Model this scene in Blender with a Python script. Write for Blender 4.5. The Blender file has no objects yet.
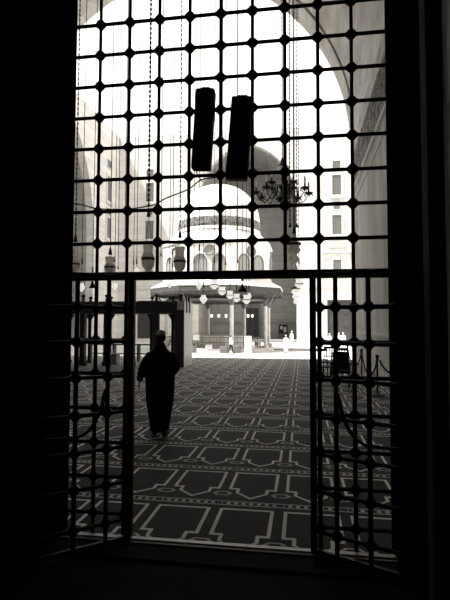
import bpy, bmesh, math, random
from mathutils import Vector, Matrix
random.seed(7)
PI = math.pi
scene = bpy.context.scene
col = scene.collection
H = 1.70                      # eye height

# ------------------------------------------------------------------ helpers
def tag(o, label=None, cat=None, group=None, kind=None):
    if label: o['label'] = label
    if cat: o['category'] = cat
    if group: o['group'] = group
    if kind: o['kind'] = kind
    return o

def empty(name, loc=(0, 0, 0), rz=0, label=None, cat=None, group=None):
    o = bpy.data.objects.new(name, None)
    o.empty_display_size = .1
    col.objects.link(o); o.location = loc; o.rotation_euler = (0, 0, rz)
    return tag(o, label, cat, group)

def copy_tree(o, parent=None):
    c = o.copy(); col.objects.link(c); c.parent = parent
    for ch in list(o.children): copy_tree(ch, c)
    return c

class MB:
    def __init__(s): s.bm = bmesh.new()
    def box(s, x0, x1, y0, y1, z0, z1, bev=0):
        n0 = len(s.bm.verts)
        r = bmesh.ops.create_cube(s.bm, size=1)
        for v in r['verts']:
            v.co = Vector(((x0+x1)/2+v.co.x*(x1-x0), (y0+y1)/2+v.co.y*(y1-y0), (z0+z1)/2+v.co.z*(z1-z0)))
        if bev:
            es = set(e for v in r['verts'] for e in v.link_edges)
            bmesh.ops.bevel(s.bm, geom=list(es), offset=bev, segments=2, affect='EDGES', profile=.6)
        return s
    def tube(s, pts, rad, n=8, cap=True):
        pts = [Vector(p) for p in pts]
        rads = rad if isinstance(rad, (list, tuple)) else [rad]*len(pts)
        rings = []; up = None
        for i, p in enumerate(pts):
            a = pts[max(0, i-1)]; b = pts[min(len(pts)-1, i+1)]
            t = (b-a).normalized()
            if up is None:
                up = Vector((0, 0, 1)) if abs(t.z) < .9 else Vector((0, 1, 0))
            x = t.cross(up); 
            if x.length < 1e-5: x = t.orthogonal()
            x.normalize(); y = x.cross(t).normalized(); up = y
            r = rads[i]
            rx, ry = r if isinstance(r, tuple) else (r, r)
            rings.append([s.bm.verts.new(p+x*math.cos(2*PI*k/n)*rx+y*math.sin(2*PI*k/n)*ry) for k in range(n)])
        for a, b in zip(rings, rings[1:]):
            for k in range(n):
                s.bm.faces.new((a[k], a[(k+1) % n], b[(k+1) % n], b[k]))
        if cap:
            s.bm.faces.new(rings[0][::-1]); s.bm.faces.new(rings[-1])
        return s
    def lathe(s, prof, c=(0, 0, 0), n=24, rot=0, sx=1, sy=1):
        c = Vector(c); rings = []
        for r, z in prof:
            r = max(r, 1e-4)
            rings.append([s.bm.verts.new(c+Vector((sx*r*math.cos(rot+2*PI*k/n), sy*r*math.sin(rot+2*PI*k/n), z))) for k in range(n)])
        for a, b in zip(rings, rings[1:]):
            for k in range(n):
                s.bm.faces.new((a[k], a[(k+1) % n], b[(k+1) % n], b[k]))
        s.bm.faces.new(rings[0][::-1]); s.bm.faces.new(rings[-1])
        return s
    def ball(s, c, r, n=10, sc=(1, 1, 1)):
        m = Matrix.Translation(c) @ Matrix.Diagonal((sc[0], sc[1], sc[2], 1))
        bmesh.ops.create_uvsphere(s.bm, u_segments=n+4, v_segments=n, radius=r, matrix=m)
        return s
    def prism(s, poly, axis, a, b):
        """poly = list of 2-D points; axis 'x','y','z' is the extrusion direction from a to b"""
        def mk(p, d):
            if axis == 'y': return (p[0], d, p[1])
            if axis == 'x': return (d, p[0], p[1])
            return (p[0], p[1], d)
        v0 = [s.bm.verts.new(mk(p, a)) for p in poly]; v1 = [s.bm.verts.new(mk(p, b)) for p in poly]
        s.bm.faces.new(v0); s.bm.faces.new(v1[::-1])
        n = len(poly)
        for k in range(n):
            s.bm.faces.new((v0[k], v0[(k+1) % n], v1[(k+1) % n], v1[k]))
        return s
    def build(s, name, mat, parent=None, smooth=False, label=None, cat=None, group=None, kind=None, loc=None):
        s.bm.normal_update()
        bmesh.ops.triangulate(s.bm, faces=[f for f in s.bm.faces if len(f.verts) > 4])
        bmesh.ops.recalc_face_normals(s.bm, faces=s.bm.faces)
        me = bpy.data.meshes.new(name); 
        if loc is not None:
            bmesh.ops.translate(s.bm, vec=-Vector(loc), verts=s.bm.verts)
        s.bm.to_mesh(me); s.bm.free()
        if smooth:
            for p in me.polygons: p.use_smooth = True
            try: me.set_sharp_from_angle(angle=math.radians(40))
            except Exception: pass
        if mat: me.materials.append(mat)
        o = bpy.data.objects.new(name, me); col.objects.link(o)
        if loc is not None: o.location = loc
        o.parent = parent
        return tag(o, label, cat, group, kind)

def struct(mb, name, mat, parent=None, **k): return mb.build(name, mat, parent, kind='structure' if parent is None else None, **k)

# ------------------------------------------------------------------ node maths
class E:
    def __init__(s, nt, sock): s.nt = nt; s.s = sock
    def op(s, o, b=None, c=None, clamp=False):
        n = s.nt.nodes.new('ShaderNodeMath'); n.operation = o; n.use_clamp = clamp
        for i, v in enumerate((s, b, c)):
            if v is None: continue
            if isinstance(v, E): s.nt.links.new(v.s, n.inputs[i])
            else: n.inputs[i].default_value = v
        return E(s.nt, n.outputs[0])
    def __add__(s, b): return s.op('ADD', b)
    def __sub__(s, b): return s.op('SUBTRACT', b)
    def __mul__(s, b): return s.op('MULTIPLY', b)
    def __truediv__(s, b): return s.op('DIVIDE', b)
    def fract(s): return s.op('FRACT')
    def abs(s): return s.op('ABSOLUTE')
    def lt(s, b): return s.op('LESS_THAN', b)
    def gt(s, b): return s.op('GREATER_THAN', b)
    def mx(s, b): return s.op('MAXIMUM', b)
    def near(s, c, w): return (s-c).abs().lt(w)
    def btw(s, a, b): return s.gt(a)*s.lt(b)

def T(v): return (v*1.0, v*.975, v*.935, 1)      # the warm grey of the place

def material(name, v=.5, rough=.7, metal=0, noise=None, v2=None, bump=0, spec=.4, trans=0, stretch=(1, 1, 1), courses=None, scratch=None):
    m = bpy.data.materials.new(name); m.use_nodes = True
    nt = m.node_tree; b = nt.nodes['Principled BSDF']
    b.inputs['Roughness'].default_value = rough; b.inputs['Metallic'].default_value = metal
    b.inputs['Specular IOR Level'].default_value = spec
    b.inputs['Base Color'].default_value = T(v)
    if trans: b.inputs['Transmission Weight'].default_value = trans
    if noise:
        tc = nt.nodes.new('ShaderNodeNewGeometry'); mp = nt.nodes.new('ShaderNodeMapping')
        mp.inputs['Scale'].default_value = stretch
        nt.links.new(tc.outputs['Position'], mp.inputs['Vector'])
        nz = nt.nodes.new('ShaderNodeTexNoise'); nz.inputs['Scale'].default_value = noise
        nz.inputs['Detail'].default_value = 6; nz.inputs['Roughness'].default_value = .62
        nt.links.new(mp.outputs[0], nz.inputs['Vector'])
        rp = nt.nodes.new('ShaderNodeValToRGB')
        rp.color_ramp.elements[0].position = .32; rp.color_ramp.elements[1].position = .68
        rp.color_ramp.elements[0].color = T(v2 if v2 is not None else v*.7); rp.color_ramp.elements[1].color = T(v)
        nt.links.new(nz.outputs['Fac'], rp.inputs['Fac'])
        last = rp.outputs['Color']
        if courses:
            # stone courses: narrow joints every `courses` metres in height, staggered vertical joints
            sp = nt.nodes.new('ShaderNodeSeparateXYZ'); nt.links.new(tc.outputs['Position'], sp.inputs[0])
            z = E(nt, sp.outputs['Z'])/courses
            j = z.fract().near(.5, .04)
            row = z.op('FLOOR').op('MODULO', 2.0)*.5
            h = (E(nt, sp.outputs['X'])+E(nt, sp.outputs['Y']))/(courses*2.2)+row
            tone = (z-.5).op('FLOOR').op('MODULO', 2.0).abs()
            j = j.mx(h.fract().near(.5, .012)*.7)
            mix = nt.nodes.new('ShaderNodeMix'); mix.data_type = 'RGBA'; mix.blend_type = 'MULTIPLY'
            nt.links.new((j*.28+tone*.10).s, mix.inputs['Factor'])
            nt.links.new(last, mix.inputs[6]); mix.inputs[7].default_value = (.35, .34, .33, 1)
            last = mix.outputs[2]
        nt.links.new(last, b.inputs['Base Color'])
        if bump:
            bp = nt.nodes.new('ShaderNodeBump'); bp.inputs['Strength'].default_value = bump
            nt.links.new(nz.outputs['Fac'], bp.inputs['Height']); nt.links.new(bp.outputs[0], b.inputs['Normal'])
    return m

def carpet_material():
    m = bpy.data.materials.new('prayer_carpet'); m.use_nodes = True
    nt = m.node_tree; b = nt.nodes['Principled BSDF']
    g = nt.nodes.new('ShaderNodeNewGeometry'); sp = nt.nodes.new('ShaderNodeSeparateXYZ')
    nt.links.new(g.outputs['Position'], sp.inputs[0])
    X = E(nt, sp.outputs['X']); Y = E(nt, sp.outputs['Y'])
    cw, rl = .586, 1.113
    u = ((X+.209)/cw+100.5).fract()                 # .5 on a joint between two places
    a = (u-.5).abs()*cw                             # metres from the joint
    t = ((Y*-1.0+4.715)/rl+100.0).fract()*rl        # metres from the band towards the gate
    w = .016
    top = t.near(.15, w)*a.gt(.045)
    side = a.near(.060, w)*t.btw(.135, .70)
    step = t.near(.70, w*1.2)*a.btw(.045, .155)
    neck = a.near(.145, w)*t.btw(.69, .82)
    vee = (t-(a-.145)*1.0-.815).abs().lt(w*1.25)*a.gt(.13)
    lines = top.mx(side).mx(step).mx(neck).mx(vee)
    band = (t-rl*.0).near(.045, .007).mx(t.near(rl-.05, .007))
    key = ((X/.073).fract().btw(.25, .72))*((t.lt(.026)).mx(t.gt(rl-.03)))*.75
    key = key*(((X+.209)/cw+100.5).fract()-.5).abs().gt(.06)
    px = a/.075; py = (t-.845).abs()/.055
    hexr = px*.75+py*.45
    hexr = hexr.mx(py).mx(px*.0)
    med = hexr.near(.85, .18)*a.lt(.1)*.6
    lines = lines.mx(band*.8).mx(key).mx(med)
    nz = nt.nodes.new('ShaderNodeTexNoise'); nz.inputs['Scale'].default_value = 2.2; nz.inputs['Detail'].default_value = 8
    nt.links.new(g.outputs['Position'], nz.inputs['Vector'])
    fz = nt.nodes.new('ShaderNodeTexNoise'); fz.inputs['Scale'].default_value = 160
    nt.links.new(g.outputs['Position'], fz.inputs['Vector'])
    wear = E(nt, nz.outputs['Fac'])*.6+.7
    base = nt.nodes.new('ShaderNodeMix'); base.data_type = 'RGBA'
    base.inputs[6].default_value = T(CARPET_DARK); base.inputs[7].default_value = T(CARPET_LINE)
    nt.links.new(lines.s, base.inputs['Factor'])
    mul = nt.nodes.new('ShaderNodeVectorMath'); mul.operation = 'SCALE'
    nt.links.new(base.outputs[2], mul.inputs[0]); nt.links.new((wear*(E(nt, fz.outputs['Fac'])*.3+.85)).s, mul.inputs['Scale'])
    nt.links.new(mul.outputs[0], b.inputs['Base Color'])
    b.inputs['Roughness'].default_value = .85; b.inputs['Specular IOR Level'].default_value = .12
    b.inputs['Sheen Weight'].default_value = .34; b.inputs['Sheen Roughness'].default_value = .22
    bp = nt.nodes.new('ShaderNodeBump'); bp.inputs['Strength'].default_value = .15
    nt.links.new(fz.outputs['Fac'], bp.inputs['Height']); nt.links.new(bp.outputs[0], b.inputs['Normal'])
    return m

def script_band_material(name, hor, scale, lo, hi):
    """carved inscription: interlaced strokes, too far away to read"""
    m = bpy.data.materials.new(name); m.use_nodes = True
    nt = m.node_tree; b = nt.nodes['Principled BSDF']
    g = nt.nodes.new('ShaderNodeNewGeometry'); mp = nt.nodes.new('ShaderNodeMapping')
    mp.inputs['Scale'].default_value = (scale, scale, scale*.7)
    nt.links.new(g.outputs['Position'], mp.inputs['Vector'])
    v = nt.nodes.new('ShaderNodeTexVoronoi'); v.feature = 'DISTANCE_TO_EDGE'; nt.links.new(mp.outputs[0], v.inputs['Vector'])
    nz = nt.nodes.new('ShaderNodeTexNoise'); nz.inputs['Scale'].default_value = 1.6; nz.inputs['Detail'].default_value = 5
    nt.links.new(mp.outputs[0], nz.inputs['Vector'])
    k = (E(nt, v.outputs['Distance'])*3.0+(E(nt, nz.outputs['Fac'])-.5)*1.6).op('SUBTRACT', .18).op('MULTIPLY', 5.0, clamp=True)
    mx = nt.nodes.new('ShaderNodeMix'); mx.data_type = 'RGBA'
    mx.inputs[6].default_value = T(hi); mx.inputs[7].default_value = T(lo); nt.links.new(k.s, mx.inputs['Factor'])
    nt.links.new(mx.outputs[2], b.inputs['Base Color']); b.inputs['Roughness'].default_value = .9; b.inputs['Specular IOR Level'].default_value = .08
    bp = nt.nodes.new('ShaderNodeBump'); bp.inputs['Strength'].default_value = .6; bp.inputs['Distance'].default_value = .05
    bp.invert = True
    nt.links.new(k.s, bp.inputs['Height']); nt.links.new(bp.outputs[0], b.inputs['Normal'])
    return m

# ------------------------------------------------------------------ materials
CARPET_DARK, CARPET_LINE = .030, .70
M = {}
M['carpet'] = carpet_material()
M['iron'] = material('dark_bronze', .014, .5, .7, noise=30, v2=.008, bump=.1, spec=.3)
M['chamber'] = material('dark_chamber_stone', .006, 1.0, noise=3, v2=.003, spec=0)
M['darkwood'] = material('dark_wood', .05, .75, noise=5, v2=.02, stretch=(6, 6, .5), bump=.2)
M['doorwood'] = material('weathered_door_wood', .68, .8, noise=4, v2=.15, stretch=(8, 8, .5), bump=.3)
M['blackcloth'] = material('black_cloth', .006, .95, spec=.1)
M['black'] = material('black_paint', .012, .6, spec=.3)
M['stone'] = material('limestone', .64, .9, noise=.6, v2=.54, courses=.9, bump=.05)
M['shade_stone'] = material('shade_toned_limestone', .32, .9, noise=.5, v2=.24, courses=1.1)  # darker copy of the limestone, the recesses' shade put into its colour
M['plaster'] = material('stained_plaster', .62, .9, spec=.25, noise=1.1, v2=.34, stretch=(1, 1, .22))
M['vaultm'] = material('vault_masonry', .76, .9, noise=.9, v2=.38, spec=.2, stretch=(.7, .3, 1))
M['marble'] = material('veined_marble', .62, .45, noise=3, v2=.42, spec=.5)
M['ground'] = material('pale_marble_paving', .62, .6, noise=.7, v2=.52)
M['floor'] = material('stone_floor', .30, .8, noise=2, v2=.2)
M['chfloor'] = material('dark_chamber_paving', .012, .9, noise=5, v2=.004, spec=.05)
M['white'] = material('whitewashed_dome', .82, .8, noise=.5, v2=.74)
M['offwhite'] = material('cream_stone', .60, .8, noise=1, v2=.5)
M['greytrim'] = material('grey_stone_trim', .19, .8, noise=3, v2=.2)
M['lattice'] = material('window_lattice', .12, .8)
M['pane'] = material('grey_window_panel', .33, .6, noise=2, v2=.26)
M['wood'] = material('carved_brown_wood', .16, .8, noise=3, v2=.10, bump=.2)
M['eave'] = material('carved_eave_boards', .10, .9, spec=.1, noise=3, v2=.05, stretch=(1, 1, 2))
M['roof'] = material('lead_white_roof', .75, .7, noise=1, v2=.62)
M['kufic'] = script_band_material('carved_script_frieze', True, 2.6, .04, .40)
M['domeband'] = script_band_material('dome_script_band', True, 2.6, .05, .36)
M['glass'] = material('frosted_lamp_glass', .85, .3, spec=.5)
_nt = M['glass'].node_tree; _tr = _nt.nodes.new('ShaderNodeBsdfTranslucent'); _tr.inputs['Color'].default_value = T(.95)
_mx = _nt.nodes.new('ShaderNodeMixShader'); _mx.inputs[0].default_value = .72
_nt.links.new(_nt.nodes['Principled BSDF'].outputs[0], _mx.inputs[1]); _nt.links.new(_tr.outputs[0], _mx.inputs[2])
_nt.links.new(_mx.outputs[0], _nt.nodes['Material Output'].inputs['Surface'])
M['litglass'] = material('lit_lamp_glass', .9, .4)
M['litglass'].node_tree.nodes['Principled BSDF'].inputs['Emission Color'].default_value = (1, .95, .88, 1)
M['litglass'].node_tree.nodes['Principled BSDF'].inputs['Emission Strength'].default_value = .45
M['brass'] = material('dull_brass', .07, .4, .6)
M['skin'] = material('skin', .22, .6)
M['knit'] = material('knitted_cap', .50, .95, noise=90, v2=.3, bump=.4)
M['whitecloth'] = material('white_cloth', .8, .9)
M['darkcloth'] = material('dark_trousers', .015, .9)
M['rope'] = material('dark_rope', .02, .9)
M['hair'] = material('dark_hair', .02, .8)
M['candle'] = material('candle_bulb', .8, .3, trans=.3)
M['chest'] = material('pale_painted_wood', .40, .7, noise=3, v2=.3)

# ------------------------------------------------------------------ the iwan
GX0, GX1, DT = -1.945, .668, 4.92          # doorway opening
XR, XL, XC = 2.6, -16.2, -6.8           # walls and axis of the iwan
Y0, Y1 = 3.95, 25.5
SP, RA = 11.0, 10.8                     # spring height, arch radius
def arch_pts(xc, hw, R, sp, n=20, grow=0.0):
    """pointed arch from the right spring over the apex to the left spring"""
    cx = xc+hw-R                         # centre of the right-hand arc
    amax = math.acos((xc-cx)/R)
    pts = []
    for k in range(n+1):
        a = amax*k/n; r = R+grow*min(1, a/.3)
        pts.append((cx+r*math.cos(a), sp+r*math.sin(a)))
    left = [(2*xc-x, z) for x, z in reversed(pts[:-1])]
    pts[-1] = (xc, pts[-1][1])
    return pts+left
FC = -.8                                 # courtyard level
carpet = MB().box(XL+.02, XR-.02, Y0+.005, Y1-.35, -.0005, .008).box(GX0+.02, GX1-.02, Y0-.07, Y0+.005, -.0005, .008).build('carpet', M['carpet'],
    label='wall-to-wall prayer carpet woven with rows of outlined niches', cat='carpet')
struct(MB().box(XL-1, XR+1, 3.78, Y1, -.9, -.001), 'floor', M['floor'])
struct(MB().box(XR, XR+1.2, 3.0, Y1, -.8, 27), 'wall_right', M['plaster'])
struct(MB().box(XL-1.2, XL, 3.0, Y1, -.8, 27), 'wall_left', M['plaster'])
hw = (XR-XL)/2
for (ya, yb, g) in ((Y0, 24.22, .06), (24.22, 24.42, .6), (24.42, Y1, 0)):
    poly = [(XR+1.2, SP), (XR+1.2, 27), (XL-1.2, 27), (XL-1.2, SP)]+list(reversed(arch_pts(XC, hw, RA, SP, 28, g)))
    struct(MB().prism(poly, 'y', ya, yb), 'ceiling', M['vaultm'], smooth=False)
# big front wall of the iwan towards the court, with the same arch cut out
poly = [(-28, FC), (XL, FC), (XL, SP)]+list(reversed(arch_pts(XC, hw, RA, SP, 28)))[1:-1]+[(XR, SP), (XR, FC), (14.4, FC), (14.4, 31), (-28, 31)]
struct(MB().prism(poly, 'y', Y1, Y1+.6), 'wall_front', M['stone'])
# carved friezes and string courses on the side walls
for sx, xw in ((-1, XR), (1, XL)):
    x0, x1 = sorted((xw, xw+sx*.04)); struct(MB().box(x0, x1, Y0, 24.3, 8.42, 9.98), 'trim_1' if sx < 0 else 'trim_2', M['kufic'])
    x0, x1 = sorted((xw, xw+sx*.10)); b = MB().box(x0, x1, Y0, 24.9, 9.98, 10.16); b.box(x0, x1, Y0, 24.9, 8.24, 8.42)
    x0, x1 = sorted((xw, xw+sx*.04)); b.box(x0, x1, Y0, 24.9, 7.72, 7.82); b.box(x0, x1, Y0, 24.9, 1.36, 1.46)
    b.box(x0, x1, Y0, 24.9, 0, .18)
    struct(b, 'trim_3' if sx < 0 else 'trim_4', M['offwhite'])

# ------------------------------------------------------------------ chamber and doorway (near side)
GX0, GX1, DT = -1.945, .668, 4.92          # opening
for (a, b_, nm) in ((-9, GX0, 'wall_west'), (GX1, 9, 'wall_east')):
    r = .045 if a < -5 else .045
    if a < -5: poly = [(a, 3.2), (GX0-.04, 3.2), (GX0, 3.95), (a, 3.95)]
    else: poly = [(.752, 3.2), (b_, 3.2), (b_, 3.95), (GX1, 3.95)]
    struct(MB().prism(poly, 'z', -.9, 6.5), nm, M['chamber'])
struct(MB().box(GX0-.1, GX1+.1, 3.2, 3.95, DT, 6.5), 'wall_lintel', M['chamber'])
struct(MB().box(XL-1.2, XR+1.2, 3.3, 3.95, 6.5, 27), 'wall_above_doorway', M['plaster'])
b = MB().box(XL-1.2, GX0-.01, 3.951, 3.97, 0, 6.5); b.box(GX1+.01, XR+1.2, 3.951, 3.97, 0, 6.5)
b.box(XL-1.2, XR+1.2, 3.951, 3.97, DT, 6.5)
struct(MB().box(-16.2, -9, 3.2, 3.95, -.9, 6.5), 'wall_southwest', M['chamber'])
b.bm.free()
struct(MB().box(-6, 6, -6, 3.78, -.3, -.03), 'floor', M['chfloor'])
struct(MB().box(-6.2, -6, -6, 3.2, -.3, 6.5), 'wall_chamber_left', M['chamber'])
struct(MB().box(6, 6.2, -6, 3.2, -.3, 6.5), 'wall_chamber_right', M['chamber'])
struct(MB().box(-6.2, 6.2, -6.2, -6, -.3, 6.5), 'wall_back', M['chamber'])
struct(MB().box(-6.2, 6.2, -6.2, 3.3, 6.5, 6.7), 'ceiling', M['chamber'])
b = MB().box(GX0-.02, GX1+.02, 3.815, 3.87, -.05, .010, .004)
struct(b, 'trim_5', material('marble_threshold', .42, .4, noise=6, v2=.25, stretch=(.6, 4, 1)))
struct(MB().box(GX0-.02, GX1+.02, 3.55, 3.78, -.05, -.012), 'trim_6', material('worn_step', .012, .95, spec=.05, noise=6, v2=.012))
# door frame and leaf, folded back on the right
struct(MB().box(.752, .80, 3.05, 3.199, -.03, 4.9, .008), 'trim_7', material('worn_frame_wood', .03, .9, spec=.1, noise=4, v2=.05, stretch=(8, 8, .5)))
dr = MB()
dr.box(.825, .885, 1.75, 2.97, -.02, 4.85, .006)
door = struct(dr, 'door_1', M['doorwood'])
p = MB()
for k in range(5):
    z = .15+k*.93
    p.box(.812, .826, 1.9, 2.85, z, z+.8, .006)
p.build('door_panel', M['doorwood'], door)
p = MB()
p.lathe([(.0, -.01), (.05, -.008), (.05, 0), (.02, .012), (0, .015)], n=16)
bmesh.ops.rotate(p.bm, cent=(0, 0, 0), matrix=Matrix.Rotation(-PI/2, 3, 'Y'), verts=p.bm.verts)
bmesh.ops.translate(p.bm, vec=(.812, 2.8, 3.95), verts=p.bm.verts)
p.build('door_stud', M['brass'], door, smooth=True)

# ------------------------------------------------------------------ the iron gate
GY = 3.88
VX = [-1.694+.2617*k for k in range(10)]
HZ = [2.11+.2712*k for k in range(11)]
def knot_mesh():
    b = MB()
    b.lathe([(.017, -.040), (.033, -.026), (.041, -.010), (.041, .010), (.033, .026), (.017, .040)], n=8, rot=PI/8)
    # arms of the cast joint in the four bar directions
    b.tube([(-.048, 0, 0), (-.024, 0, 0), (.024, 0, 0), (.048, 0, 0)], [.013, .032, .032, .013], 8)
    b.tube([(0, 0, -.048), (0, 0, -.024), (0, 0, .024), (0, 0, .048)], [.013, .032, .032, .013], 8)
    return b
KN = knot_mesh().build('knot', M['iron'], smooth=True)
def put_knots(parent, spots, scale=1.0):
    for p in spots:
        k = KN.copy(); col.objects.link(k); k.parent = parent; k.location = p; k.scale = (scale,)*3
g = empty('window_grille', (GX0, GY, 2.07), 0, 'tall dark metal grille of square openings filling the doorway above the gate', 'grille')
ox, oz = GX0, 2.07
for x in VX[:9]:
    MB().tube([(x-ox, 0, .04), (x-ox, 0, DT-oz)], .0145, 8).build('upright_bar', M['iron'], g, smooth=True)
for z in HZ[1:]:
    MB().tube([(0, 0, z-oz), (GX1-GX0, 0, z-oz)], .0155, 8).build('cross_bar', M['iron'], g, smooth=True)
MB().box(0, GX1-GX0, -.03, .03, 0, .068, .008).build('bottom_rail', M['iron'], g)
put_knots(g, [(x-ox, 0, z-oz) for z in HZ[1:] for x in VX[:9]])
HZL = [1.843, 1.574, 1.300, 1.016, .738, .462, .170]
for side in (0, 1):
    xa, xb = ((GX0, -1.358), (.068, GX1))[side]
    s = empty('side_grille', (xa, GY, 0), 0,
        ('fixed dark metal grille panel standing left of the open gateway', 'fixed dark metal grille panel standing right of the open gateway')[side], 'grille', 'fixed panels flanking the gateway')
    w = xb-xa
    bx = [x-xa for x in VX if xa+.03 < x < xb-.02]
    for x in bx: MB().tube([(x, 0, 0.009), (x, 0, 2.069)], .018, 8).build('upright_bar', M['iron'], s, smooth=True)
    px = w-.022 if side == 0 else .022
    MB().box(px-.022, px+.022, -.03, .03, .009, 2.069, .005).build('gate_post', M['iron'], s)
    for z in HZL: MB().tube([(0, 0, z), (w, 0, z)], .016, 8).build('cross_bar', M['iron'], s, smooth=True)
    put_knots(s, [(x, 0, z) for x in bx for z in HZL])
for side in (0, 1):
    hx, ang = ((-1.356, PI+math.radians(43)), (.068, -math.radians(27)))[side]
    L = (.73, .68)[side]
    lf = empty('gate_leaf', (hx, 3.83, 0), ang,
        ('left gate leaf of dark metal bars swung open toward the viewer', 'right gate leaf of dark metal bars swung open toward the viewer')[side], 'gate', 'open gate leaves')
    MB().box(0, .042, -.018, .018, .02, 2.10, .005).build('hinge_stile', M['iron'], lf)
    MB().box(L-.03, L, -.015, .015, .02, 2.10, .005).build('meeting_stile', M['iron'], lf)
    for u in (.205, .455): MB().tube([(u, 0, .03), (u, 0, 2.08)], .0185, 8).build('upright_bar', M['iron'], lf, smooth=True)
    MB().box(0, L, -.016, .016, .0, .035, .004).build('bottom_rail', M['iron'], lf)
    MB().box(0, L, -.016, .016, 2.068, 2.10, .004).build('top_rail', M['iron'], lf)
    for z in HZL[:]: MB().tube([(.02, 0, z-.005), (L-.01, 0, z-.005)], .016, 8).build('cross_bar', M['iron'], lf, smooth=True)
    put_knots(lf, [(u, 0, z-.005) for u in (.205, .455) for z in HZL])
    sgn = 1 if side == 0 else -1
    c = [(.205, 1.20), (.212, 1.15), (.235, 1.05), (.280, .955), (.34, .885), (.41, .858), (.55, .862), (.66, .87)]
    MB().tube([(u+.03, sgn*.03, z) for u, z in c], [.010, .018, .016, .014, .012, .012, .011, .011], 8).build('curved_stay', M['iron'], lf, smooth=True)

# loudspeakers strapped to the grille
def speaker(loc, h, w, tilt, label):
    o = empty('column_loudspeaker', loc, 0, label, 'loudspeaker', 'loudspeakers hung on the grille')
    o.rotation_euler = (0, tilt, 0)
    MB().box(-w/2, w/2, -.05, .06, -h/2, h/2-.015, .016).build('cabinet', M['black'], o, smooth=True)
    b = MB(); 
    for k in range(5):
        x = -w/2+.038+k*(w-.076)/4; b.ball((x, 0, h/2-.022), .034-.003*abs(k-2), 8, (1.1, 1.5, (.62, .9, .8, .95, .6)[k]))
    b.build('top_cap', M['black'], o, smooth=True)
    b = MB(); b.box(-w/2+.012, w/2-.012, .058, .068, -h/2+.02, h/2-.03, .003); b.build('speaker_mesh', M['darkcloth'], o)
    b = MB(); b.box(-.02, .02, .04, .075, -.22, -.19); b.box(-.02, .02, .04, .075, .18, .21); b.build('bracket', M['iron'], o)
    return o
speaker((-.77, 3.79, 3.275), .665, .153, math.radians(3.2), 'left black column loudspeaker hanging higher on the metal grille')
speaker((-.478, 3.79, 3.185), .675, .168, math.radians(4.3), 'right black column loudspeaker hanging lower on the metal grille')
def wire(name, pts, r, label, cat, mat='black'):
    pts = [Vector(p) for p in pts]
    # Catmull-Rom
    out = []
    for i in range(len(pts)-1):
        p0 = pts[max(0, i-1)]; p1 = pts[i]; p2 = pts[i+1]; p3 = pts[min(len(pts)-1, i+2)]
        for k in range(6):
            t = k/6
            out.append(.5*((2*p1)+(p2-p0)*t+(2*p0-5*p1+4*p2-p3)*t*t+(3*p1-p0-3*p2+p3)*t**3))
    out.append(pts[-1])
    return MB().tube(out, r, 6).build(name, M[mat], None, smooth=True, label=label, cat=cat)
wire('speaker_cable', [(-1.92, 3.825, 2.725), (-1.80, 3.825, 2.70), (-1.66, 3.825, 2.665), (-1.42, 3.825, 2.655), (-1.20, 3.825, 2.68), (-1.08, 3.825, 2.735), (-.90, 3.825, 2.80),
     (-.80, 3.825, 2.87), (-.70, 3.825, 2.885), (-.60, 3.825, 2.90), (-.56, 3.82, 2.92)], .0055, 'thin black cable strung across the grille below the loudspeakers', 'cable')
wire('speaker_cable', [(-.80, 3.80, 2.955), (-.83, 3.815, 2.93), (-.79, 3.85, 2.865)], .005, 'short black cable looping down from the left loudspeaker', 'cable')

# ------------------------------------------------------------------ courtyard shell
XA, XB, YF = -28.0, 14.4, 72.0
struct(MB().box(XA-16, XB+2, Y1+.6, YF+14, FC-.4, FC), 'courtyard_floor', M['ground'])
struct(MB().box(-7.5, 12, 50.0, 50.25, FC, FC+.10), 'courtyard_kerb', M['greytrim'])
# far facade with the tall arch
FX, FHW, FSP, FR = -8.07, 7.4, 20.0, 9.2
poly = [(XA, FC), (FX-FHW, FC), (FX-FHW, FSP)]+list(reversed(arch_pts(FX, FHW, FR, FSP, 20)))[1:-1]+[(FX+FHW, FSP), (FX+FHW, FC), (XB, FC), (XB, 31), (XA, 31)]
struct(MB().prism(poly, 'y', YF, YF+1.2), 'wall_far', M['stone'])
b = MB(); b.box(FX-FHW-.6, FX-FHW, YF+1.2, 84, FC, 31); b.box(FX+FHW, FX+FHW+.6, YF+1.2, 84, FC, 31)
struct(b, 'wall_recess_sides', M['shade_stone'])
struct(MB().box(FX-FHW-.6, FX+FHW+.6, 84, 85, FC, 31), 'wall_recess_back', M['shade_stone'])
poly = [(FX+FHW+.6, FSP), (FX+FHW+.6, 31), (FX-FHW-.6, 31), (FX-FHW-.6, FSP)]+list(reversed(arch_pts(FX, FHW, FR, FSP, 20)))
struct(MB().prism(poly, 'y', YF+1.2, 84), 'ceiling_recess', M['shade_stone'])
struct(MB().box(FX-FHW, FX+FHW, YF+.3, 84, FC, FC+.35), 'floor_recess', M['greytrim'])
b = MB(); b.box(FX-FHW, FX+FHW, 83.9, 84.0, 1.9, 2.3); b.box(FX-FHW, FX+FHW, 83.9, 84.0, 6.9, 7.1)
b.box(FX+FHW-.1, FX+FHW, YF+1.2, 84, 1.9, 2.3)
struct(b, 'trim_8', M['greytrim'])
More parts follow.
